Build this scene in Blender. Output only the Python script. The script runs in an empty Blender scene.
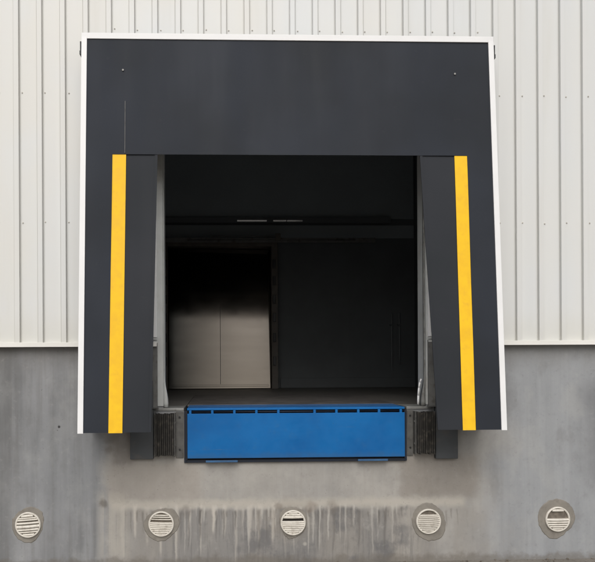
import bpy, bmesh, math, random
from mathutils import Vector, Matrix, noise as mnoise
random.seed(7)
scene = bpy.context.scene
col = scene.collection

# ------------------------------------------------------------------ helpers
def srgb(r, g, b):
    f = lambda c: (c/255/12.92) if c/255 <= .04045 else ((c/255+.055)/1.055)**2.4
    return (f(r), f(g), f(b), 1)

def link(name, bm, mat, parent=None, smooth=False, bevel=0):
    bmesh.ops.recalc_face_normals(bm, faces=bm.faces)
    me = bpy.data.meshes.new(name)
    bm.to_mesh(me); bm.free()
    if smooth:
        for p in me.polygons: p.use_smooth = True
    o = bpy.data.objects.new(name, me)
    me.materials.append(mat)
    col.objects.link(o)
    if parent is not None:
        o.parent = parent
        o.matrix_parent_inverse = Matrix.Translation(-world_loc(parent))
    if bevel:
        m = o.modifiers.new('bevel', 'BEVEL'); m.width = bevel; m.segments = 2; m.limit_method = 'ANGLE'
        m.harden_normals = False
    return o

def world_loc(o):
    v = Vector(o.location)
    while o.parent is not None:
        v += o.matrix_parent_inverse.translation
        o = o.parent
        v += o.location
    return v

def thing(name, loc, label, cat, group=None):
    o = bpy.data.objects.new(name, None)
    o.empty_display_size = .2
    o.location = loc
    col.objects.link(o)
    o['label'] = label; o['category'] = cat
    if group: o['group'] = group
    return o

def box(bm, x0, x1, y0, y1, z0, z1):
    vs = [bm.verts.new((x, y, z)) for x in (x0, x1) for y in (y0, y1) for z in (z0, z1)]
    for f in ((0,1,3,2),(4,6,7,5),(0,4,5,1),(2,3,7,6),(0,2,6,4),(1,5,7,3)):
        bm.faces.new([vs[i] for i in f])

def BM(*boxes):
    bm = bmesh.new()
    for b in boxes: box(bm, *b)
    return bm

def cyl(bm, p0, p1, r, n=16, r2=None):
    p0, p1 = Vector(p0), Vector(p1)
    d = (p1-p0).normalized()
    a = d.orthogonal().normalized(); b = d.cross(a)
    r2 = r if r2 is None else r2
    A = [bm.verts.new(p0+(a*math.cos(t)+b*math.sin(t))*r) for t in [i*2*math.pi/n for i in range(n)]]
    B = [bm.verts.new(p1+(a*math.cos(t)+b*math.sin(t))*r2) for t in [i*2*math.pi/n for i in range(n)]]
    for i in range(n):
        bm.faces.new([A[i], A[(i+1)%n], B[(i+1)%n], B[i]])
    bm.faces.new(A); bm.faces.new(B)

def slab(bm, xl, xr, z0, z1, yf, th, nx=8, nz=24):
    """closed slab: xl(z), xr(z) edges, front y = yf(x,z), thickness th (going +y)"""
    F, K = [], []
    for j in range(nz+1):
        z = z0+(z1-z0)*j/nz
        F.append([]); K.append([])
        for i in range(nx+1):
            x = xl(z)+(xr(z)-xl(z))*i/nx
            y = yf(x, z)
            F[-1].append(bm.verts.new((x, y, z)))
            K[-1].append(bm.verts.new((x, y+th, z)))
    for j in range(nz):
        for i in range(nx):
            bm.faces.new([F[j][i], F[j][i+1], F[j+1][i+1], F[j+1][i]])
            bm.faces.new([K[j][i], K[j+1][i], K[j+1][i+1], K[j][i+1]])
    for j in range(nz):
        bm.faces.new([F[j][0], F[j+1][0], K[j+1][0], K[j][0]])
        bm.faces.new([F[j][nx], K[j][nx], K[j+1][nx], F[j+1][nx]])
    for i in range(nx):
        bm.faces.new([F[0][i], K[0][i], K[0][i+1], F[0][i+1]])
        bm.faces.new([F[nz][i], F[nz][i+1], K[nz][i+1], K[nz][i]])

# ------------------------------------------------------------------ node expressions
class X:
    def __init__(s, T, sock): s.T, s.s = T, sock
    def _b(s, o, op, rev=False):
        n = s.T.nodes.new('ShaderNodeMath'); n.operation = op
        a, b = (o, s) if rev else (s, o)
        for k, v in ((0, a), (1, b)):
            if isinstance(v, X): s.T.links.new(v.s, n.inputs[k])
            else: n.inputs[k].default_value = v
        return X(s.T, n.outputs[0])
    def __add__(s, o): return s._b(o, 'ADD')
    def __radd__(s, o): return s._b(o, 'ADD')
    def __sub__(s, o): return s._b(o, 'SUBTRACT')
    def __rsub__(s, o): return s._b(o, 'SUBTRACT', True)
    def __mul__(s, o): return s._b(o, 'MULTIPLY')
    def __rmul__(s, o): return s._b(o, 'MULTIPLY')
    def mx(s, o): return s._b(o, 'MAXIMUM')
    def mn(s, o): return s._b(o, 'MINIMUM')
    def ab(s): return s._b(0, 'ABSOLUTE')
    def pw(s, o): return s._b(o, 'POWER')

class Mat:
    def __init__(s, name, rough=.6, metal=0, spec=.5):
        s.m = bpy.data.materials.new(name); s.m.use_nodes = True
        s.T = s.m.node_tree
        s.bsdf = s.T.nodes['Principled BSDF']
        s.bsdf.inputs['Roughness'].default_value = rough
        s.bsdf.inputs['Metallic'].default_value = metal
        s.bsdf.inputs['Specular IOR Level'].default_value = spec
        g = s.T.nodes.new('ShaderNodeNewGeometry')
        sp = s.T.nodes.new('ShaderNodeSeparateXYZ')
        s.pos = g.outputs['Position']
        s.T.links.new(s.pos, sp.inputs[0])
        s.x, s.y, s.z = (X(s.T, sp.outputs[i]) for i in range(3))
    def noise(s, sx=1, sy=None, sz=None, scale=1, detail=4, rough=.55, off=0, typ='noise'):
        sy = sx if sy is None else sy; sz = sx if sz is None else sz
        mp = s.T.nodes.new('ShaderNodeMapping')
        mp.inputs['Scale'].default_value = (sx, sy, sz)
        mp.inputs['Location'].default_value = (off, off*1.7, off*.6)
        s.T.links.new(s.pos, mp.inputs[0])
        n = s.T.nodes.new('ShaderNodeTexNoise')
        n.inputs['Scale'].default_value = scale; n.inputs['Detail'].default_value = detail
        n.inputs['Roughness'].default_value = rough
        s.T.links.new(mp.outputs[0], n.inputs['Vector'])
        return X(s.T, n.outputs['Fac'])
    def voro(s, sc, off=0):
        mp = s.T.nodes.new('ShaderNodeMapping'); mp.inputs['Scale'].default_value = (sc, sc, sc)
        mp.inputs['Location'].default_value = (off, off, off)
        s.T.links.new(s.pos, mp.inputs[0])
        n = s.T.nodes.new('ShaderNodeTexVoronoi'); s.T.links.new(mp.outputs[0], n.inputs['Vector']); n.inputs['Scale'].default_value = 1
        return X(s.T, n.outputs['Distance'])
    def sm(s, v, a, b, lo=0, hi=1):
        n = s.T.nodes.new('ShaderNodeMapRange'); n.interpolation_type = 'SMOOTHSTEP'
        s.T.links.new(v.s, n.inputs[0])
        n.inputs[1].default_value = a; n.inputs[2].default_value = b
        n.inputs[3].default_value = lo; n.inputs[4].default_value = hi
        return X(s.T, n.outputs[0])
    def boxm(s, x, z, x0, x1, z0, z1, w=.04):
        return s.sm(x, x0-w, x0+w)*s.sm(x, x1-w, x1+w, 1, 0)*s.sm(z, z0-w, z0+w)*s.sm(z, z1-w, z1+w, 1, 0)
    def wn(s, v, off=0):
        n = s.T.nodes.new('ShaderNodeTexWhiteNoise'); n.noise_dimensions = '1D'
        s.T.links.new((v+off).s, n.inputs['W']); return X(s.T, n.outputs['Value'])
    def drips(s, f, seed, top, l0, l1, w, soft=.1, keep=1.0):
        # separate runs, each with its own place, width and length
        xw = s.x+(s.noise(3, 1, 4, scale=1, detail=4, off=seed)-.5)*.05
        t = xw*f+seed*3.7
        cell = t._b(0, 'FLOOR'); fr = t-cell
        r1, r2, r3, r4 = (s.wn(cell, k*17.31+seed) for k in (1, 2, 3, 4))
        dep = top-s.z if not isinstance(top, X) else top-s.z
        u = dep*(r2*(l1-l0)+l0).pw(-1)
        ww = (r3*.6+.4)*w*(1-u*.65)
        m = s.sm(ww-(fr-(r1*.4+.3)).ab(), -soft*.5, soft)
        return m*s.sm(u, .75, 1.0, 1, 0)*s.sm(dep, -.015, .02)*(r4*.6+.4)*s.sm(r4, 1-keep, 1.02-keep)
    def disc(s, cx, cz, r, w=.02, wob=None):
        dx, dz = s.x-cx, s.z-cz
        d = (dx*dx+dz*dz).pw(.5)
        if wob is not None: d = d+wob
        return s.sm(d, r-w, r+w, 1, 0)
    def mix(s, f, a, b, mode='MIX'):
        n = s.T.nodes.new('ShaderNodeMix'); n.data_type = 'RGBA'; n.blend_type = mode
        if isinstance(f, X): s.T.links.new(f.s, n.inputs[0])
        else: n.inputs[0].default_value = f
        for k, v in ((6, a), (7, b)):
            if isinstance(v, (tuple, list)): n.inputs[k].default_value = v
            else: s.T.links.new(v, n.inputs[k])
        return n.outputs[2]
    def color(s, c):
        if isinstance(c, (tuple, list)): s.bsdf.inputs['Base Color'].default_value = c
        else: s.T.links.new(c, s.bsdf.inputs['Base Color'])
    def rough(s, x): s.T.links.new(x.s, s.bsdf.inputs['Roughness'])
    def bump(s, x, st=.3, dist=.01):
        b = s.T.nodes.new('ShaderNodeBump'); b.inputs['Strength'].default_value = st
        b.inputs['Distance'].default_value = dist
        s.T.links.new(x.s, b.inputs['Height']); s.T.links.new(b.outputs[0], s.bsdf.inputs['Normal'])

def simple(name, c, rough=.6, metal=0, var=.15, sc=8, bump=.1, spec=.5, dirt=None):
    m = Mat(name, rough, metal, spec)
    n = m.noise(1, scale=sc, detail=6)
    dark = tuple(v*(1-var) for v in c[:3])+(1,)
    lite = tuple(min(1, v*(1+var)) for v in c[:3])+(1,)
    cc = m.mix(m.sm(n, .3, .7), dark, lite)
    if dirt:
        d = m.sm(m.noise(1, scale=sc*1.7, detail=7, off=5), .5, .75)
        cc = m.mix(d, cc, dirt)
    m.color(cc)
    m.rough(m.sm(n, .2, .8, max(0, rough-.08), min(1, rough+.1)))
    if bump: m.bump(m.noise(1, scale=sc*12, detail=4), bump, .002)
    return m.m

# ------------------------------------------------------------------ materials
# concrete with its stains, repair band and drips
c = Mat('stained_concrete', .85, 0, .3)
x, z = c.x, c.z
n1 = c.noise(1, scale=1.3, detail=6)
n2 = c.noise(1, scale=5, detail=8, rough=.65, off=3)
fine = c.noise(1, scale=60, detail=5, rough=.7, off=9)
str1 = c.noise(9, 1, .55, scale=1, detail=5, rough=.6, off=2)     # vertical streaks
str2 = c.noise(30, 1, .9, scale=1, detail=4, rough=.6, off=6)
wob = (n2-.5)*.16
wobL = (c.noise(1, scale=1.7, detail=5, off=50)-.5)*.9
wob2 = (c.noise(1, scale=12, detail=5, off=1)-.5)*.10
base = c.mix(c.sm(n1, .3, .7), srgb(117, 118, 119), srgb(144, 145, 147))
base = c.mix(c.sm(str1, .35, .68)*.55, base, srgb(158, 159, 161))
base = c.mix(c.sm(str2, .45, .75)*.3, base, srgb(112, 110, 106))
# right half a little paler, left darker towards its edge
base = c.mix(c.sm(x+wobL, 1.9, 2.9)*.55, base, srgb(165, 168, 171))
cl = c.noise(1.6, 1, 1, scale=2.2, detail=7, rough=.6, off=40)
base = c.mix(c.sm(cl, .50, .68)*.35, base, srgb(172, 172, 170))
base = c.mix(c.sm(cl, .32, .46, 1, 0)*.3, base, srgb(112, 111, 110))
base = c.mix(c.boxm(x+wob, z+wob, -1.75, -.9, .45, 1.35, .25)*.35, base, srgb(128, 131, 134))
base = c.mix(c.sm(x+wob*1.2, -1.98, -1.75, 1, 0)*.45, base, srgb(92, 92, 90))
base = c.mix(c.boxm(x+wob*1.5, z+wob*1.5, 3.32, 9, .6, 1.6, .16)*.5, base, srgb(95, 95, 97))
# darker towards the flashing
base = c.mix(c.sm(z+wob*1.3+(str1-.5)*.25, 1.62, 1.93)*.45, base, srgb(108, 104, 98))
# beige repair render round the pit
xx = x+wob; zz = z+wob2*.8
beige = c.mix(c.sm(n2, .3, .7), srgb(167, 162, 154), srgb(181, 176, 168))
pm = c.sm(xx+wobL*.4, -1.14, -.98)*c.sm(xx+wobL, 2.1, 2.75, 1, 0)*c.sm(zz+wobL*.5, 1.0, 1.35, 1, 0)
base = c.mix(pm*(.62+(n1-.5)), base, beige)
darkp = c.boxm(x+wob2, z+wob2, 1.62, 2.32, .52, .92, .06)
base = c.mix(darkp*.55, base, srgb(133, 125, 116))
leftp = c.boxm(x+wob2, z+wob2, -1.02, -.2, .50, .86, .05)
base = c.mix(leftp*.5, base, srgb(160, 152, 143))
greyl = c.boxm(x+wob2, z+wob2, -.98, -.80, .84, 1.22, .04)
base = c.mix(greyl*.5, base, srgb(112, 104, 98))
# pale band of splashed slurry and its drips
band = c.boxm(x+wob, z+wob2*.6, -1.0, 2.2, .44, .52, .035)
base = c.mix(band*.75, base, srgb(186, 180, 170))
edge = (c.noise(10, 1, 0, scale=1, detail=3, off=4)-.5)*.22
low = c.sm(z-(edge*.35+.445+(n2-.5)*.06), -.03, .01, 1, 0)*c.sm(x+wobL*.5, -.95, -.75)*c.sm(x+wobL, 1.4, 2.3, 1, 0)
gcol = c.mix(c.sm(c.noise(2.2, 1, .5, scale=1, detail=3, off=8), .35, .62), srgb(158, 152, 144), srgb(132, 130, 128))
base = c.mix(low*.75, base, gcol)
low2 = c.boxm(x+wobL*.4, z+edge*.35, .50, 1.48, -.5, .43, .06)
base = c.mix(low2*.4, base, srgb(118, 117, 116))
drn = c.noise(38, 1, .35, scale=1, detail=2, rough=.5, off=12)+(c.noise(7, 1, 1.4, scale=1, detail=4, off=14)-.5)*.35
toped = edge*.35+.445+(n2-.5)*.06
# fine streaking, darker blotches with a ragged top, then single pale and dark runs
fs = c.noise(26, 1, 2.2, scale=1, detail=6, rough=.65, off=60)
zone = c.sm(z-toped, -.03, .01, 1, 0)
base = c.mix(c.sm(fs, .46, .66)*zone*c.boxm(x+wobL*.3, z, -.55, 1.9, -.5, .6, .2)*.42, base, srgb(98, 97, 98))
blot = c.noise(3.2, 1, 2.6, scale=1, detail=7, rough=.65, off=70)
base = c.mix(c.sm(blot, .48, .62)*zone*c.boxm(x+wobL*.4, z, .15, 1.75, -.5, .6, .15)*.65, base, srgb(100, 100, 102))
base = c.mix(c.sm(blot, .30, .44, 1, 0)*zone*c.boxm(x+wobL*.4, z, -.4, 1.9, -.5, .6, .15)*.5, base, srgb(176, 172, 166))
drips = c.drips(9, 2, toped+.03, .15, .62, .26, .16)
base = c.mix(drips*c.boxm(x+wobL*.3, z, -.95, .55, -.5, .6, .1)*1.0, base, srgb(194, 188, 179))
d2 = c.drips(17, 5, toped+.02, .10, .50, .28, .2, .7)
base = c.mix(d2*c.boxm(x+wobL*.3, z, -.45, 1.6, -.5, .6, .1)*.75, base, srgb(190, 186, 179))
d3 = c.drips(13, 9, toped-.01, .08, .45, .24, .18, .75)
base = c.mix(d3*c.boxm(x+wobL*.3, z, -.35, 1.75, -.5, .6, .1)*.85, base, srgb(98, 95, 92))
d4 = c.drips(21, 11, toped-.03, .05, .22, .3, .2, .6)
base = c.mix(d4*c.boxm(x+wobL*.3, z, -.9, 2.2, -.5, .6, .1)*.5, base, srgb(104, 98, 92))
wide = c.sm(c.noise(4.5, 1, .2, scale=1, detail=3, off=31), .48, .60)*c.sm(z+edge*1.5, .34, .5, 1, 0)*c.boxm(x+wob, z, 1.5, 2.6, -.5, .5, .08)
base = c.mix(wide*.2, base, srgb(130, 124, 116))
# left edge drips of the repair
ld = c.sm(drn, .42, .5)*c.boxm(x, z+wob, -1.12, -.86, .02, .60, .05)
base = c.mix(ld*.35, base, srgb(182, 176, 165))
# scattered rust coloured run marks at the far right foot, soot along the foot
base = c.mix(c.sm(z+wob2*1.3+(n2-.5)*.12, -.035, .03, 1, 0)*.6, base, srgb(112, 106, 98))
# single spots
for cx, cz, r, colr, k in ((-1.075, .50, .03, srgb(90, 82, 74), .8), (-1.46, 1.19, .010, srgb(50, 48, 48), .95), (-1.475, 1.16, .006, srgb(50, 48, 48), .9),
                           (.74, .115, .016, srgb(195, 190, 180), .5), (-1.0, 1.08, .05, srgb(98, 90, 84), .6), (-1.02, .98, .035, srgb(98, 90, 84), .6),
                           (.43, .30, .022, srgb(186, 184, 180), .6), (.62, .33, .17, srgb(142, 134, 122), .55), (-.33, .43, .05, srgb(110, 104, 100), .6), (.50, .46, .03, srgb(120, 110, 100), .6), (.80, .46, .05, srgb(128, 116, 104), .6), (1.0, .45, .06, srgb(122, 114, 106), .6)):
    base = c.mix(c.disc(cx, cz, r, r*.6, wob2*(.9 if r > .02 else .2)+wob*.2*(r > .02))*k*(.7 if r > .02 else 1), base, colr)
mid = c.noise(1, scale=17, detail=8, rough=.7, off=80)
base = c.mix(c.sm(mid, .52, .72)*.22, base, srgb(100, 98, 95))
base = c.mix(c.sm(mid, .28, .46, 1, 0)*.18, base, srgb(188, 186, 181))
base = c.mix(c.sm(fine, .58, .78)*.28, base, srgb(84, 82, 80))
base = c.mix(c.sm(fine, .22, .40, 1, 0)*.15, base, srgb(196, 194, 190))
pit = c.sm(c.voro(26, 3), .05, .11, 1, 0)*c.sm(n2, .5, .62)
base = c.mix(pit*.5, base, srgb(80, 78, 75))
c.color(base)
c.bump(fine*.35+n2*.6+drips*.5-pit*.6+low*.2, .35, .006)
M_conc = c.m

# cladding
k = Mat('white_coated_sheet', .38, 0, .45)
n = k.noise(1, scale=.9, detail=3)
st = k.noise(5, 5, .35, scale=1, detail=5, off=2)
pan = k.noise(4.89, 0, 0, scale=1, detail=0, off=7)
cc = k.mix(k.sm(n, .35, .65)*k.sm(k.x, .5, 2.5, 1, .4), srgb(221, 223, 223), srgb(223, 222, 217))
cc = k.mix(k.sm(pan, .35, .65)*.4, cc, srgb(225, 225, 222))
cc = k.mix(k.sm(st, .48, .8)*.30, cc, srgb(203, 200, 190))
cc = k.mix(k.sm(k.z+(st-.5)*.6, 1.95, 2.25, 1, 0)*.3, cc, srgb(208, 206, 194))
ph = (k.x-(-1.809-.2045*.5)).ab()
fr = k.T.nodes.new('ShaderNodeMath'); fr.operation = 'PINGPONG'; k.T.links.new((k.x+1.809+.2045*50).s, fr.inputs[0]); fr.inputs[1].default_value = .2045/2
fd = X(k.T, fr.outputs[0])
rib_shade = k.sm(fd, .0195, .0235)*k.sm(fd, .029, .038, 1, 0)
cc = k.mix(rib_shade*.24, cc, srgb(150, 147, 138))  # shade lines along the rib feet, painted into the sheet colour
k.color(cc)
k.bump(k.noise(3, 3, .8, scale=1, detail=2, off=4), .25, .01)
M_clad = k.m
M_white = simple('white_trim_paint', srgb(240, 240, 240), .4, var=.03, sc=3, bump=.03)
M_flash = simple('flashing_paint', srgb(238, 236, 230), .4, var=.03, sc=3, bump=.03)
M_screw = simple('screw_metal', srgb(206, 203, 195), .5, .1, var=.15, sc=40, bump=0)

# shelter PVC
def pvc(name, ca, cb, r=.5):
    m = Mat(name, r, 0, .14)
    n = m.noise(1, scale=.8, detail=3)
    s1 = m.noise(3.5, 1, .4, scale=1, detail=4, off=3)
    c_ = m.mix(m.sm(n, .3, .7), ca, cb)
    c_ = m.mix(m.sm(s1, .5, .8)*.25, c_, tuple(v*1.12 for v in cb[:3])+(1,))
    d = m.sm(m.noise(1, scale=22, detail=6, off=9), .62, .8)*.06
    c_ = m.mix(d, c_, srgb(110, 108, 106))
    m.color(c_)
    m.rough(m.sm(s1, .2, .8, r-.05, r+.12))
    m.bump(m.noise(1.2, 1.2, .5, scale=1.5, detail=2, off=5)+m.noise(1, scale=500, detail=1)*.01, .3, .03)
    return m.m
M_pvc = pvc('dark_curtain_fabric', srgb(42, 45, 50), srgb(50, 54, 62))
M_pvc2 = pvc('dark_side_fabric', srgb(46, 49, 53), srgb(54, 56, 61), .55)
M_yel = simple('yellow_reflective_fabric', srgb(254, 199, 32), .5, var=.06, sc=9, bump=.15, spec=.3, dirt=srgb(244, 190, 42))
M_pad = simple('grey_rubber_pad', srgb(72, 75, 78), .7, var=.12, sc=5, bump=.3, dirt=srgb(88, 86, 83))
M_rub = simple("dusty_bumper_rubber", srgb(44, 42, 39), .85, var=.35, sc=14, bump=.8, dirt=srgb(84, 79, 72))
M_blk = simple('black_plastic', srgb(30, 30, 32), .5, var=.1)

b = Mat('blue_leveller_paint', .42, 0, .3)
n = b.noise(1, scale=2.2, detail=5); n2_ = b.noise(1, scale=14, detail=7, off=4)
cc = b.mix(b.sm(n, .3, .7), srgb(0, 90, 156), srgb(6, 104, 172))
cc = b.mix(b.sm(n2_, .56, .78)*.25, cc, srgb(30, 100, 155))
cc = b.mix(b.sm(b.noise(1, .5, 14, scale=1.5, detail=6, off=8), .66, .76)*.5, cc, srgb(90, 110, 125))
cc = b.mix(b.sm(b.y+(n2_-.5)*.3, -.04, .15)*.3, cc, srgb(110, 112, 116))
scr = b.sm(b.noise(3, 1, 40, scale=1, detail=6, rough=.7, off=18), .66, .72)*b.sm(b.noise(1, scale=2.4, detail=3, off=22), .5, .62)
cc = b.mix(scr*.55, cc, srgb(92, 116, 138))
chip = b.sm(b.voro(30, 6), .05, .12, 1, 0)*b.sm(n, .52, .66)
cc = b.mix(chip*.5, cc, srgb(60, 66, 76))
low_ = b.sm(b.z+(n2_-.5)*.12, .90, .97, 1, 0)
cc = b.mix(low_*.3, cc, srgb(70, 92, 110))
b.color(cc); b.rough(b.sm(n2_, .3, .7, .36, .6)); b.bump(n+n2_*.15, .12, .02)
M_blue = b.m
t = Mat('worn_tread_plate', .5, .3, .5)
n = t.noise(1, scale=7, detail=7)
t.color(t.mix(t.sm(n, .3, .7), srgb(82, 79, 78), srgb(114, 110, 107)))
ty = (t.noise(22, 40, 1, scale=1, detail=1))
t.bump(t.sm(ty, .55, .6), .5, .003)
M_tread = t.m
M_pol = simple('glint_strip_steel', srgb(150, 152, 154), .22, 1, var=.1, sc=6, bump=0)
M_cond = simple('grey_conduit_paint', srgb(146, 150, 152), .6, var=.1, sc=5, bump=0)
M_plate = simple('dirty_steel_plate', srgb(92, 91, 88), .7, var=.2, sc=14, bump=.3, dirt=srgb(66, 62, 58))
M_keep = simple('faded_blue_paint', srgb(52, 92, 132), .6, var=.2, sc=9)
M_bdark = simple('dark_pit_steel', srgb(16, 26, 42), .6, var=.3, sc=10)
M_galv = simple('galvanised_steel', srgb(150, 150, 147), .5, .35, var=.18, sc=12, bump=.2, dirt=srgb(110, 106, 100))
M_guard = simple('dull_grey_steel', srgb(112, 112, 110), .6, .2, var=.15, sc=9, bump=.2, dirt=srgb(88, 84, 78))
M_jamb = simple('pale_grey_jamb_paint', srgb(196, 198, 196), .5, var=.07, sc=4, bump=.1, dirt=srgb(184, 182, 176))
M_room = simple('dark_grey_insulated_panel', srgb(98, 102, 104), .7, var=.12, sc=1.5, bump=.05)
M_ceil = simple('ceiling_paint', srgb(200, 204, 206), .8, var=.1, sc=2)
M_ifloor = simple('dusty_inside_floor', srgb(105, 102, 98), .5, var=.2, sc=4, bump=.15)
M_upper = simple('brightening_paint', srgb(150, 158, 162), .7, var=.05, sc=1.5)  # pale tone that brightens the dim upper back wall
M_door = simple('dark_blue_door_paint', srgb(60, 66, 84), .7, var=.12, sc=3, bump=.03)
M_frame = simple("dark_door_frame", srgb(92, 86, 80), .6, var=.2, sc=8)
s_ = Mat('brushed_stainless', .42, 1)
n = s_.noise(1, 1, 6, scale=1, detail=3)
s_.color(s_.mix(s_.sm(s_.x, -.9, .5), s_.mix(s_.sm(n, .3, .7), srgb(38, 38, 37), srgb(42, 42, 40)), s_.mix(s_.sm(n, .3, .7), srgb(116, 109, 101), srgb(122, 115, 107))))  # reflection falloff blended into the steel colour, darker to the left
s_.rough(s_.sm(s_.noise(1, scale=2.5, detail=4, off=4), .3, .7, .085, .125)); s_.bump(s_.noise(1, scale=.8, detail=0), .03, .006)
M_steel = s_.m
M_cap = simple('pale_vent_plastic', srgb(222, 217, 207), .5, var=.05, sc=14, bump=.05, dirt=srgb(190, 182, 170))
M_capd = simple('dirty_vent_back', srgb(112, 104, 94), .8, var=.3, sc=30, bump=.3)
M_hole = simple('dark_vent_gap', srgb(42, 37, 33), .8, var=.2, sc=30)
M_mort = simple('brown_grey_mortar', srgb(136, 131, 123), .9, var=.12, sc=9, bump=.7, dirt=srgb(120, 114, 106))
g = Mat('worn_yard_concrete', .9, 0, .3)
n = g.noise(1, scale=1.5, detail=8); n3 = g.noise(1, scale=45, detail=5, off=3)
cc = g.mix(g.sm(n, .3, .7), srgb(130, 125, 117), srgb(160, 154, 146))
cc = g.mix(g.sm(g.y+(n-.5)*.5, -.35, -.02)*.4, cc, srgb(104, 98, 90))
cc = g.mix(g.sm(n3, .5, .7)*.4, cc, srgb(72, 68, 64))
g.color(cc); g.bump(n3, .6, .01)
M_ground = g.m
M_grit = simple('gravel_grit', srgb(112, 104, 94), .9, var=.35, sc=60, bump=.3)

# ------------------------------------------------------------------ ground
bm = bmesh.new()
vs = [bm.verts.new(p) for p in ((-400, .1, 0), (-400, -400, 0), (400, -400, 0), (400, .1, 0))]
bm.faces.new(vs)
o = link('ground', bm, M_ground); o.location.z = -.055; o['kind'] = 'structure'; o['label'] = 'worn concrete yard at the foot of the dock wall'
bm = bmesh.new()
for i in range(160):
    px = random.uniform(-3, 4.6); py = -abs(random.gauss(0, .10))-.004; r = random.uniform(.003, .013)
    q = bmesh.ops.create_icosphere(bm, subdivisions=1, radius=r, matrix=Matrix.Translation((px, py-r, r*.5)) @ Matrix.Diagonal((1, random.uniform(.7, 1.2), random.uniform(.6, 1), 1)))
    for v in q['verts']: v.co += Vector((random.uniform(-.25, .25), random.uniform(-.25, .25), random.uniform(-.25, .25)))*r
o = link('grit', bm, M_grit); o.location.z = -.055; o['kind'] = 'stuff'; o['label'] = 'loose grit and dirt along the foot of the concrete wall'; o['category'] = 'grit'

# ------------------------------------------------------------------ building
B = thing('warehouse_building', (.6, 0, 0), 'warehouse wall with white ribbed metal cladding over a stained concrete dock base', 'building')
XL, XR, ZT = -.53, 1.855, 3.86
bm = BM((-14, XL, 0, .25, -.3, 1.905), (XL, -.345, 0, .25, -.3, 1.325), (-.345, 1.67, 0, .25, -.3, .858),
        (1.67, XR, 0, .25, -.3, 1.325), (XR, 15, 0, .25, -.3, 1.905))
link('concrete_base', bm, M_conc, B)
link('backing_wall', BM((-14, XL, .002, .25, 1.907, 9), (XR, 15, .002, .25, 1.907, 9), (XL, XR, .002, .25, ZT, 9)), M_room, B)
# ribbed cladding: raised trapezoid ribs
P0, PITCH = -1.809, .2045
ribs = [P0+PITCH*i for i in range(-58, 80)]
bm = bmesh.new()
Yp, Yr = -.035, -.066
def strip(pts, z0, z1):
    a = [bm.verts.new((p[0], p[1], z0)) for p in pts]; b_ = [bm.verts.new((p[0], p[1], z1)) for p in pts]
    for i in range(len(pts)-1):
        bm.faces.new([a[i], a[i+1], b_[i+1], b_[i]])
for i, rx in enumerate(ribs[:-1]):
    nx = rx+PITCH
    z0 = 1.93 if (nx < XL-.02 or rx > XR+.02) else ZT+.02
    jw = random.uniform(-.0015, .0015)
    strip([(rx-.030, Yp), (rx-.029, Yp+.002), (rx-.0225, Yp+.002), (rx-.020, Yr), (rx+.020+jw, Yr), (rx+.0225, Yp+.002), (rx+.029, Yp+.002), (rx+.030, Yp), (nx-.030, Yp)], z0, 9)
bmesh.ops.remove_doubles(bm, verts=bm.verts, dist=1e-5)
clad = link('cladding', bm, M_clad, B)
sol = clad.modifiers.new('sheet', 'SOLIDIFY'); sol.thickness = .0012; sol.offset = 0
proto = None
for zz_, cond in ((3.01, lambda X_: X_ < -1.25 or X_ > 2.45), (4.165, lambda X_: X_ < -1.25 or X_ > 2.45), (4.735, lambda X_: -1.1 < X_ < 2.45), ):
    for rx in ribs:
        sx = rx+.046
        if sx < -2.2 or sx > 3.7 or not cond(sx): continue
        if proto is None:
            bm = bmesh.new(); cyl(bm, (0, -.003, 0), (0, .002, 0), .0068, 12); cyl(bm, (0, -.009, 0), (0, -.003, 0), .004, 6)
            proto = link('screw', bm, M_screw, clad); s = proto
        else:
            s = proto.copy(); col.objects.link(s); s.parent = clad
        s.matrix_parent_inverse = Matrix.Translation(-world_loc(clad))
        s.location = (sx+random.uniform(-.005, .005), Yp-.001, zz_+random.uniform(-.006, .006))
# flashing
bm = BM((-14, XL-.05, -.078, -.006, 1.908, 1.934), (XR+.05, 15, -.078, -.006, 1.908, 1.934),
        (-14, XL-.05, -.082, -.078, 1.904, 1.944), (XR+.05, 15, -.082, -.078, 1.904, 1.944),
        )
link('drip_flashing', bm, M_flash, B, bevel=.001)
# jambs, edge angles
for sgn, xi in ((-1, XL), (1, XR)):
    a, b_ = sorted((xi, xi+sgn*.11))
    link('door_jamb', BM((a, b_, -.014, -.002, 1.37, ZT+.05), (min(xi-sgn*.004, xi), max(xi-sgn*.004, xi), -.012, .26, 1.37, ZT)), M_jamb, B, bevel=.002)
link('edge_angle', BM((-.60, -.345, -.008, .30, 1.327, 1.352)), M_galv, B, bevel=.003)
link('edge_angle', BM((1.67, 1.90, -.008, .30, 1.327, 1.352)), M_galv, B, bevel=.003)
# rubber seal flaring at the foot of each jamb
for sgn, xi in ((1, XL), (-1, XR)):
    bm = bmesh.new()
    def w(z): 
        t_ = max(0, min(1, (1.64-z)/.25)); return .012+.030*t_*t_*(3-2*t_)
    if sgn > 0: slab(bm, lambda z: xi+.002, lambda z: xi+w(z), 1.356, 3.84, lambda x_, z_: .02-.012*math.sin(min(1, max(0, (x_-xi)/.04))*3.14), .05, 6, 60)
    else: slab(bm, lambda z: xi-w(z), lambda z: xi-.002, 1.356, 3.84, lambda x_, z_: .02-.012*math.sin(min(1, max(0, (xi-x_)/.04))*3.14), .05, 6, 60)
    link('door_seal', bm, M_galv if sgn < 0 else M_jamb, B, smooth=True)
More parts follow.
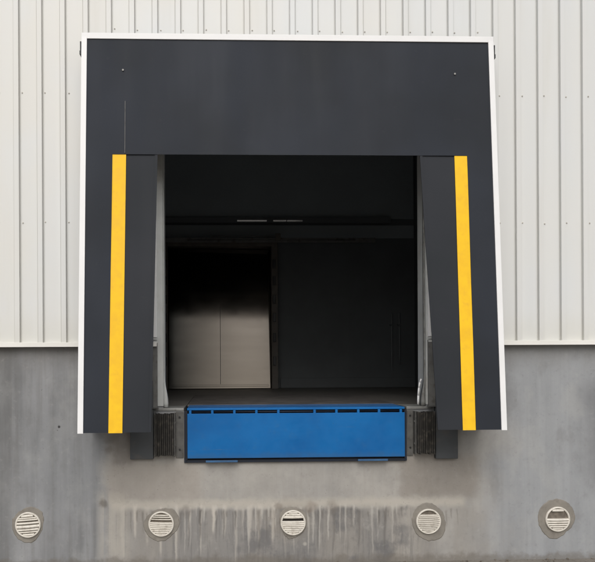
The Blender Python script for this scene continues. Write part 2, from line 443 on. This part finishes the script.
# room behind
YB = 4.64; RX0, RX1, RZ = -1.55, 3.0, 5.1
link('inside_floor', BM((RX0, -.345, .30, YB, 1.25, 1.345), (1.67, RX1, .30, YB, 1.25, 1.345), (-.345, 1.67, 2.45, YB, 1.25, 1.345)), M_ifloor, B)
room = link('inside_wall', BM((RX0-.1, RX0, .252, YB+.1, 1.25, RZ), (RX1, RX1+.1, .252, YB+.1, 1.25, RZ), (RX0, RX1, YB, YB+.1, 1.25, RZ)), M_room, B)
link('ceiling', BM((RX0-.1, RX1+.1, .252, YB+.1, RZ, RZ+.1)), M_ceil, B)
link('brightening_panel', BM((RX0+.01, RX1-.01, YB-.02, YB-.001, 3.96, 5.05)), M_upper, B, bevel=.004)  # paler boards added to brighten the dim upper back wall
link('brightening_panel', BM((RX0+.01, RX1-.01, YB-.02, YB-.001, 3.66, 3.86)), M_upper, B, bevel=.004)
# wall panel joints and skirting on the back wall
link('skirting', BM((.90, RX1, YB-.03, YB, 1.346, 1.50)), M_room, B, bevel=.005)
for xj in (1.95, ):
    link('panel_joint', BM((xj, xj+.012, YB-.004, YB, 1.5, 4.3)), M_room, B)
# inner door: steel leaf, left side darkened in colour like a reflection falloff
dx0, dx1, dz1 = -.80, .74, 3.47
def lean(bm):                                    # leaf tilted and turned to set where its reflection goes dark
    for v in bm.verts: v.co.y += (v.co.z-1.352)*LEAN+v.co.x*.06-.175
    return bm
LEAN = math.tan(math.radians(4.6))
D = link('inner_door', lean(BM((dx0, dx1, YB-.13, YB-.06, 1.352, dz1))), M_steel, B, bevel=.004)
link('door_seam', lean(BM((-.028, -.021, YB-.134, YB-.131, 1.42, 2.6))), M_guard, D)
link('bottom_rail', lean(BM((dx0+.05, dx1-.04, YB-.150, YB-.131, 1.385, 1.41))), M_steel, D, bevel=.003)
bm = BM((dx0-.09, dx0-.005, YB-.36, YB-.002, 1.347, dz1+.1), (dx1+.005, dx1+.10, YB-.36, YB-.002, 1.347, dz1+.1), (dx0-.005, dx1+.005, YB-.36, YB-.002, dz1+.012, dz1+.1))
FR = link('door_frame', bm, M_frame, B, bevel=.004)
for zz_ in (1.7, 2.05, 2.35, 2.62, 2.90, 3.15):
    for xa in (dx0-.065, dx1+.022):
        link('hinge_block', BM((xa, xa+.045, YB-.395, YB-.362, zz_, zz_+.13)), M_blk, FR, bevel=.004)
# sliding rails above the door
R_ = thing('door_rail', (.8, YB-.2, 3.6), 'dark steel sliding rails with added glint strips above the inner door', 'rail')
link('lower_rail', BM((-.85, 2.3, YB-.42, YB-.40, 3.53, 3.60)), M_guard, R_, bevel=.004)
link('upper_rail', BM((-1.3, 2.6, YB-.16, YB-.002, 3.87, 3.955)), M_room, R_, bevel=.004)
for xa, xb in ((.24, .69), (.79, .99), (1.0, 1.24)):
    bm = bmesh.new(); slab(bm, lambda z: xa, lambda z: xb, 3.888, 3.910, lambda x_, z_: YB-.172-(z_-3.888)*.19, .006, 1, 1)
    link('glint_strip', bm, M_pol, R_)  # separate strips added and tilted to show as glints on the rail
bm = bmesh.new(); cyl(bm, (-.15, YB-.43, 3.62), (.85, YB-.43, 3.62), .008, 10); cyl(bm, (-.5, YB-.43, 3.565), (2.0, YB-.43, 3.565), .008, 10)
link('rail_rod', bm, M_guard, R_, smooth=True)
bm = BM((.80, .88, YB-.45, YB-.435, 3.55, 3.66)); link('roller_bracket', bm, M_frame, R_, bevel=.005)
# conduits at the right of the room
for i, xj in enumerate((2.63, 2.75)):
    lab = ('thin grey conduit on the inner wall, left one of the pair', 'thin grey conduit on the inner wall, right one of the pair')[i]
    t_ = thing('conduit', (xj, YB-.5, 1.6), lab, 'conduit', 'conduits inside the dock')
    bm = bmesh.new(); cyl(bm, (xj, YB-.05, 1.60+.1*i), (xj, YB-.05, 2.5), .007, 10)
    link('tube', bm, M_cond, t_, smooth=True)
    for zc in (2.3,): link('clip', BM((xj-.022, xj+.022, YB-.062, YB-.001, zc, zc+.025)), M_room, t_)

# ------------------------------------------------------------------ dock leveller
L = thing('dock_leveller', (.66, 0, .86), 'blue steel dock leveller with its wide lip folded down in the pit', 'dock leveller')
bm = bmesh.new(); box(bm, -.312, 1.640, -.062, -.046, .905, 1.303)
bmesh.ops.subdivide_edges(bm, edges=bm.edges, cuts=10, use_grid_fill=True)
for v in bm.verts: v.co.y += .004*mnoise.noise(Vector((v.co.x*2.1, 3, v.co.z*3)))
link('lip', bm, M_blue, L, smooth=False, bevel=.003)
link('deck_nose', BM((-.315, 1.643, -.050, .42, 1.332, 1.352)), M_blue, L, bevel=.003)
link('deck', BM((-.335, 1.660, .424, 2.44, 1.336, 1.353)), M_tread, L, bevel=.002)
link('pit_frame', BM((-.344, -.322, -.02, .04, .862, 1.325), (1.650, 1.669, -.02, .04, .862, 1.325), (-.322, 1.650, -.03, .04, .862, .888), (-.322, 1.650, -.012, .0, .888, 1.330)), M_bdark, L, bevel=.002)
TK = [190, 212, 234, 256, 278, 313, 335, 357, 378, 400]
for p in TK:
    xt = (p-222)/111*1.0+.0
    xt = xt*.995+(.012 if p > 300 else 0)
    link('hinge_lug', BM((xt-.011, xt+.011, -.056, -.014, 1.300, 1.331)), M_blue, L, bevel=.003)
bm = bmesh.new(); cyl(bm, (-.31, -.030, 1.316), (1.64, -.030, 1.316), .008, 12)
link('hinge_pin', bm, M_bdark, L, smooth=True)
for xa, xb in ((-.150, .135), (1.215, 1.485)):
    link('lip_keeper', BM((xa, xb, -.064, -.031, .868, .874), (xa, xb, -.068, -.064, .868, .886)), M_keep, L, bevel=.002)
link('side_plate', BM((-.322, -.3135, -.046, .0, .89, 1.325)), M_bdark, L)
link('side_plate', BM((1.6415, 1.650, -.046, .0, .89, 1.325)), M_bdark, L)

# ------------------------------------------------------------------ dock bumpers
def bumper(x0, x1, label, seed):
    random.seed(seed)
    t_ = thing('dock_bumper', ((x0+x1)/2, 0, .92), label, 'dock bumper', 'rubber dock bumpers beside the leveller')
    bm = bmesh.new(); n_ = 9; w_ = (x1-x0-.012)/n_
    for i in range(n_):
        a = x0+.006+i*w_; d = random.uniform(-.010, .010); tl = random.uniform(-.006, .006)
        nz = 14
        slab(bm, lambda z, a=a: a+.002, lambda z, a=a: a+w_-.002, .935+random.uniform(-.006, .006), 1.305+random.uniform(-.006, .004),
             lambda x_, z_, d=d, i=i, tl=tl: -.115+d+tl*(z_-1.1)*5+.006*mnoise.noise(Vector((i*3.1, z_*9, seed))), .10, 2, nz)
    link('rubber_plies', bm, M_rub, t_)
    link('mounting_angle', BM((x0-.004, x0+.005, -.085, -.003, .925, 1.312)), M_plate, t_, bevel=.002)
    link('mounting_angle', BM((x1-.005, x1+.004, -.085, -.003, .925, 1.312)), M_plate, t_, bevel=.002)
    for zb in (1.02, 1.22):
        bm = bmesh.new(); cyl(bm, (x0-.010, -.055, zb), (x1+.010, -.055, zb), .010, 10)
        link('tie_rod', bm, M_plate, t_, smooth=True)
    for s in (-1, 1):
        pass
    return t_
bumper(-.60, -.425, 'worn laminated rubber bumper left of the blue leveller', 3)
bumper(1.735, 1.905, 'worn laminated rubber bumper right of the blue leveller', 5)
# steel side plates of the pit with bolts
for xa, xb, lab in ((-.417, -.350, 'grey steel mounting plate between the left bumper and blue lip'), (1.676, 1.728, 'grey steel mounting plate between the right bumper and blue lip')):
    t_ = thing('mounting_plate', ((xa+xb)/2, 0, .9), lab, 'steel plate', 'plates beside the leveller')
    link('plate', BM((xa, xb, -.012, -.002, .905, 1.318)), M_plate, t_, bevel=.002)
    for zb in (.98, 1.27):
        bm = bmesh.new(); cyl(bm, ((xa+xb)/2, -.020, zb), ((xa+xb)/2, -.0121, zb), .009, 6)
        link('bolt', bm, M_blk, t_)

# ------------------------------------------------------------------ track guards (lower grey channels)
for xa, xb, lab in ((-.640, -.578, 'grey steel guard post at the foot of the left door jamb'), (1.863, 1.925, 'grey steel guard post at the foot of the right door jamb')):
    t_ = thing('guard_post', ((xa+xb)/2, -.05, 1.355), lab, 'guard', 'guard posts at the door jambs')
    link('channel', BM((xa, xb, -.052, -.045, 1.357, 1.955), (xa, xa+.006, -.045, -.0145, 1.357, 1.955), (xb-.006, xb, -.045, -.0145, 1.357, 1.955)), M_guard, t_, bevel=.002)
    link('base_plate', BM((xa-.01, xb+.01, -.075, -.0145, 1.3535, 1.3565)), M_guard, t_)
    link('top_band', BM((xa-.003, xb+.003, -.056, -.0535, 1.935, 1.953), (xa-.003, xb+.003, -.056, -.0535, 1.965, 1.98)), M_jamb, t_)
# upper pale channels above them
for xa, xb, lab in ((-.640, -.578, 'pale vertical door channel along the left jamb'), (1.863, 1.925, 'pale vertical door channel along the right jamb')):
    t_ = thing('door_channel', ((xa+xb)/2, -.03, 1.96), lab, 'channel', 'door channels at the jambs')
    link('channel', BM((xa+.002, xb-.002, -.050, -.0145, 1.985, 3.5)), M_white, t_, bevel=.004)
# white curled flap at the right foot
bm = bmesh.new()
pts = [(1.806, 1.60), (1.794, 1.57), (1.785, 1.52), (1.779, 1.45), (1.777, 1.37)]
for i in range(len(pts)-1):
    (xa, za), (xb, zb) = pts[i], pts[i+1]
    cyl(bm, (xa, -.01, za), (xb, -.01, zb), .008+.002*i/4, 10, .008+.002*(i+1)/4)
o = link('cable_loop', bm, M_white, None, smooth=True)
o['label'] = 'short curved white cable at the foot of the right jamb'; o['category'] = 'cable'

# ------------------------------------------------------------------ dock shelter
S = thing('dock_shelter', (.595, -.45, 1.19), 'dark grey fabric dock shelter with white edge trim and two yellow stripes', 'dock shelter')
ZB, ZTOP = 1.19, 4.571
def Yf(z): return -.30-.26*(ZTOP-z)/(ZTOP-ZB)
SX0, SX1 = -1.182, 2.366
TW = .046
def lerpz(a, b): return lambda z: a+(b-a)*(3.52-z)/(3.52-ZB)
inL = lerpz(-.537, -.585); inR = lerpz(1.70, 1.792)
ZH = 3.520
bm = bmesh.new()
def Yh(x_, z_): return Yf(z_)-.010+.004*mnoise.noise(Vector((x_*1.1, 0, z_*1.4)))
slab(bm, lambda z: SX0+TW*.6, lambda z: SX1-TW*.6, ZH, ZTOP-.03, Yh, .004, 40, 14)
slab(bm, lambda z: SX0+TW*.6, lambda z: -.9155-.018*(3.52-z)/(3.52-ZB), ZB, ZH, Yh, .004, 4, 30)
slab(bm, lambda z: 2.107+.002*(3.52-z)/(3.52-ZB), lambda z: SX1-TW*.6, ZB, ZH, Yh, .004, 4, 30)
HC = link('head_curtain', bm, M_pvc, S, smooth=False)
for (sx_, sz_) in ((-.83, 4.25), (2.02, 4.24)):
    bm = bmesh.new(); y_ = Yf(sz_)-.012; cyl(bm, (sx_, y_-.008, sz_), (sx_, y_, sz_), .008, 12)
    link('stud', bm, M_galv, HC)
bm = bmesh.new(); slab(bm, lambda z: -.812, lambda z: -.808, ZH+.01, 3.98, lambda x_, z_: Yf(z_)-.0165, .003, 1, 8)
link('seam', bm, M_guard, HC)
for side, (xa, xb, st0) in enumerate(((lambda z: -.98, inL, -.858), (inR, lambda z: 2.18, 2.052))):
    bm = bmesh.new()
    slab(bm, xa, xb, ZB+.001, ZH+.06, lambda x_, z_: Yf(z_)+.002+.004*mnoise.noise(Vector((x_*2, 5+side, z_*1.1))), .004, 10, 40)
    SC = link('side_curtain', bm, M_pvc2, S)
    t0, t1 = (st0, st0-.018) if side == 0 else (st0, st0+.002)
    hw = .057 if side == 0 else .0545
    fx = lambda z: t0+(t1-t0)*(3.52-z)/(3.52-ZB)
    bm = bmesh.new()
    slab(bm, lambda z: fx(z)-hw, lambda z: fx(z)+hw, ZB-.003, ZH-.001, lambda x_, z_: Yf(z_)-.0065+.004*mnoise.noise(Vector((x_*2, 5+side, z_*1.1))), .0045, 3, 40)
    link('yellow_stripe', bm, M_yel, SC)
    # stiffening hem along the inner edge
    bm = bmesh.new()
    if side == 0: slab(bm, lambda z: inL(z)-.022, lambda z: inL(z)+.001, ZB+.002, ZH, lambda x_, z_: Yf(z_)-.0058+.004*mnoise.noise(Vector((x_*2, 5, z_*1.1))), .004, 1, 40)
    else: slab(bm, lambda z: inR(z)-.001, lambda z: inR(z)+.022, ZB+.002, ZH, lambda x_, z_: Yf(z_)-.0058+.004*mnoise.noise(Vector((x_*2, 6, z_*1.1))), .004, 1, 40)
    link('hem', bm, M_pvc2, SC)
# trims (front face and return)
for a, b_ in ((SX0, SX0+TW), (SX1-TW, SX1)):
    bm = bmesh.new(); slab(bm, lambda z: a, lambda z: b_, ZB-.004, ZTOP, lambda x_, z_: Yf(z_)-.022, .012, 1, 4)
    xo = a if a == SX0 else b_-.004
    slab(bm, lambda z: xo, lambda z: xo+.004, ZB-.004, ZTOP, lambda x_, z_: Yf(z_)-.010, .07, 1, 4)
    link('edge_trim', bm, M_white, S, bevel=.0015)
link('top_trim', BM((SX0+.001, SX1-.001, Yf(ZTOP)-.0245, Yf(ZTOP)-.011, ZTOP-.048, ZTOP+.002), (SX0+.001, SX1-.001, Yf(ZTOP)-.011, Yf(ZTOP)+.07, ZTOP-.004, ZTOP+.002)), M_white, S, bevel=.0015)
# side and top walls back to the building
for a in (SX0+.006, SX1-.010):
    bm = bmesh.new(); v = []
    for xx_ in (a, a+.004):
        v.append([bm.verts.new(p) for p in ((xx_, Yf(ZB)+.004, ZB), (xx_, -.07, ZB), (xx_, -.07, ZTOP-.006), (xx_, Yf(ZTOP)+.004, ZTOP-.006))])
    bm.faces.new(v[0]); bm.faces.new(v[1][::-1])
    for i in range(4): bm.faces.new([v[0][i], v[0][(i+1) % 4], v[1][(i+1) % 4], v[1][i]])
    link('side_wall', bm, M_pvc2, S)
link('top_wall', BM((SX0+.011, SX1-.011, Yf(ZTOP)+.004, -.07, ZTOP-.012, ZTOP-.006)), M_pvc2, S)
# frame tubes behind
for a in (SX0+.03, SX1-.07):
    bm = bmesh.new(); slab(bm, lambda z: a, lambda z: a+.04, ZB+.01, ZTOP-.04, lambda x_, z_: Yf(z_)+.012, .04, 1, 1)
    link('frame_post', bm, M_galv, S)
for a in (SX0-.014, SX1+.002):
    link('corner_bracket', BM((a, a+.012, Yf(4.4)-.01, Yf(4.4)+.05, 4.38, 4.50), (a-.003, a+.015, Yf(4.4)-.014, Yf(4.4)+.03, 4.385, 4.42)), M_blk, S, bevel=.003)
# lower pads behind the curtains
link('lower_pad', BM((-.822, -.615, -.060, -.003, .900, 1.60)), M_pad, S, bevel=.006)
link('lower_pad', BM((1.922, 2.125, -.060, -.003, .880, 1.60)), M_pad, S, bevel=.006)

# ------------------------------------------------------------------ round vents
def vent(cx, cz, label, slats, tilt, half=False, seed=0, coll=.165, sides=9):
    random.seed(seed)
    t_ = thing('wall_vent', (cx, 0, cz), label, 'wall vent', 'round vents along the concrete wall')
    bm = bmesh.new()
    f_, k_ = [], []
    N = 120; ctrl = [random.uniform(.84, 1.14) for _ in range(sides)]
    for i in range(N):
        u = i/N*sides; j = int(u); q = u-j
        r = (ctrl[j % sides]*(1-q)+ctrl[(j+1) % sides]*q)*coll+random.uniform(-.0012, .0012)+.007*mnoise.noise(Vector((seed*7, i*.25, 1)))
        an = i/N*2*math.pi
        f_.append(bm.verts.new((cx+r*math.cos(an), -.005, cz+r*math.sin(an)*1.04)))
        k_.append(bm.verts.new((cx+(r+.006)*math.cos(an), -.0006, cz+(r+.006)*math.sin(an)*1.04)))
    bm.faces.new(f_)
    for i in range(N): bm.faces.new([f_[i], f_[(i+1) % N], k_[(i+1) % N], k_[i]])
    link('mortar_collar', bm, M_mort, t_)
    R0 = .113
    bm = bmesh.new()   # rim ring
    prof = [(R0, -.004), (R0+.002, -.016), (R0-.004, -.026), (R0-.012, -.024), (R0-.015, -.012)]
    NR = 48; rings = []
    for i in range(NR):
        an = i/NR*2*math.pi
        rings.append([bm.verts.new((cx+r*math.cos(an), y, cz+r*math.sin(an))) for r, y in prof])
    for i in range(NR):
        A, B_ = rings[i], rings[(i+1) % NR]
        for j in range(len(prof)-1): bm.faces.new([A[j], B_[j], B_[j+1], A[j+1]])
    link('rim', bm, M_cap, t_, smooth=True)
    bm = bmesh.new(); cyl(bm, (cx, -.008, cz), (cx, -.0055, cz), R0-.004, 40)
    link('back_plate', bm, M_hole if half is None else M_capd, t_)
    bm = bmesh.new()
    for (zc, hh, dep) in slats:
        L_ = math.sqrt(max(0, (R0-.012)**2-(abs(zc)+hh*.3)**2))
        if L_ < .012: continue
        n_ = 10; ca, sa = math.cos(tilt), math.sin(tilt)
        prev = None
        for i in range(n_+1):
            xl = -L_+2*L_*i/n_
            bulge = -.012*(1-(xl*xl+zc*zc)/(R0*R0))
            sec = []
            for (dz, dy) in ((-hh, -.020), (-hh*.2, -.024), (hh*.7, -.017), (hh, -.010), (hh, -.0085), (-hh, -.012)):
                zl = zc+dz
                sec.append(bm.verts.new((cx+xl*ca-zl*sa, dy+(bulge if dy < -.012 else 0)+dep, cz+xl*sa+zl*ca)))
            if prev:
                for q in range(6): bm.faces.new([prev[q], prev[(q+1) % 6], sec[(q+1) % 6], sec[q]])
            else: bm.faces.new(sec)
            prev = sec
        bm.faces.new(prev)
    link('louvre', bm, M_cap, t_)
    return t_
def rows(zs, hh=.0062): return [(z_, hh, 0) for z_ in zs]
allz = [-.09+.0164*i for i in range(12)]
vent(-1.736, .320, 'pale round wall vent with tilted uneven slats, nearest the left edge', [(-.085, .010, 0), (-.062, .007, 0), (-.040, .009, 0), (-.012, .013, 0), (.018, .008, 0), (.046, .007, 0), (.062, .006, 0), (.083, .011, 0)], .07, seed=1, coll=.142)
vent(-.553, .314, 'pale round wall vent with broken upper slats, below the left bumper', [(z_, .0074, 0) for z_ in allz[:7]]+[(allz[8], .004, 0), (allz[9]+.004, .005, 0), (allz[10]+.004, .005, 0)], -.03, seed=2, coll=.142, sides=8)
vent(.633, .310, 'pale round wall vent with one dark gap above its middle, under the blue lip', [(z_, .0078, 0) for z_ in allz if not .010 < z_ < .045]+[(.0475, .0055, 0)], .0, half=None, seed=3, coll=.132, sides=10)
vent(1.866, .307, 'pale round wall vent with even fine slats, right of the leveller', rows([-.085, -.067, -.049, -.031, -.013, .005, .023, .041, .056], .0064), .0, seed=4, coll=.165, sides=7)
vent(3.056, .312, 'pale round wall vent with its open upper half, nearest the right edge', [(-.086, .008, 0), (-.066, .008, 0), (-.046, .008, 0), (-.025, .008, 0), (-.003, .010, 0), (.083, .011, 0)], .0, seed=5, coll=.158, sides=7)

# ------------------------------------------------------------------ camera
psi, r = math.radians(1.9), -.005
Rv = Vector((math.cos(psi), -math.sin(psi), 0)); Fv = Vector((math.sin(psi), math.cos(psi), 0)); U = Vector((0, 0, 1))
Rc = (Rv+r*U).normalized(); Uc = (U-r*Rv).normalized(); Bc = -Fv
cam = bpy.data.cameras.new('camera'); co = bpy.data.objects.new('camera', cam); col.objects.link(co)
Mx = Matrix((Rc, Uc, Bc)).transposed().to_4x4(); Mx.translation = (0, -6.5, 1.78)
co.matrix_world = Mx
cam.sensor_width = 36; cam.sensor_fit = 'HORIZONTAL'; cam.lens = 36*721/595
cam.shift_x = (297.5-246)/595; cam.shift_y = (360-281)/595
cam.clip_end = 2000
scene.camera = co

# ------------------------------------------------------------------ light
EL, AZ = math.radians(42), math.radians(-6)      # sun in front of the wall, a little to the left
w_ = bpy.data.worlds.new('World'); scene.world = w_; w_.use_nodes = True
T = w_.node_tree; bg = T.nodes['Background']
sky = T.nodes.new('ShaderNodeTexSky'); sky.sky_type = 'NISHITA'; sky.sun_disc = False
sky.sun_elevation = EL; sky.sun_rotation = math.pi-AZ*1; sky.dust_density = 4; sky.air_density = 1; sky.ozone_density = 1
hs = T.nodes.new('ShaderNodeHueSaturation'); hs.inputs['Saturation'].default_value = .3
T.links.new(sky.outputs[0], hs.inputs['Color']); T.links.new(hs.outputs[0], bg.inputs['Color'])
bg.inputs['Strength'].default_value = .096
sun = bpy.data.lights.new('sun', 'SUN'); sun.energy = 1.2; sun.angle = math.radians(50); sun.color = (1, .97, .93)
so = bpy.data.objects.new('sun', sun); col.objects.link(so)
d = Vector((math.sin(AZ)*math.cos(EL), -math.cos(AZ)*math.cos(EL), math.sin(EL)))
so.rotation_euler = d.to_track_quat('Z', 'Y').to_euler(); so.location = (-4, -12, 12)

vs_ = scene.view_settings
vs_.view_transform = 'Standard'; vs_.look = 'None'; vs_.gamma = 1; vs_.use_curve_mapping = False; vs_.exposure = .06
scene.render.engine = 'CYCLES'
scene.cycles.max_bounces = 8
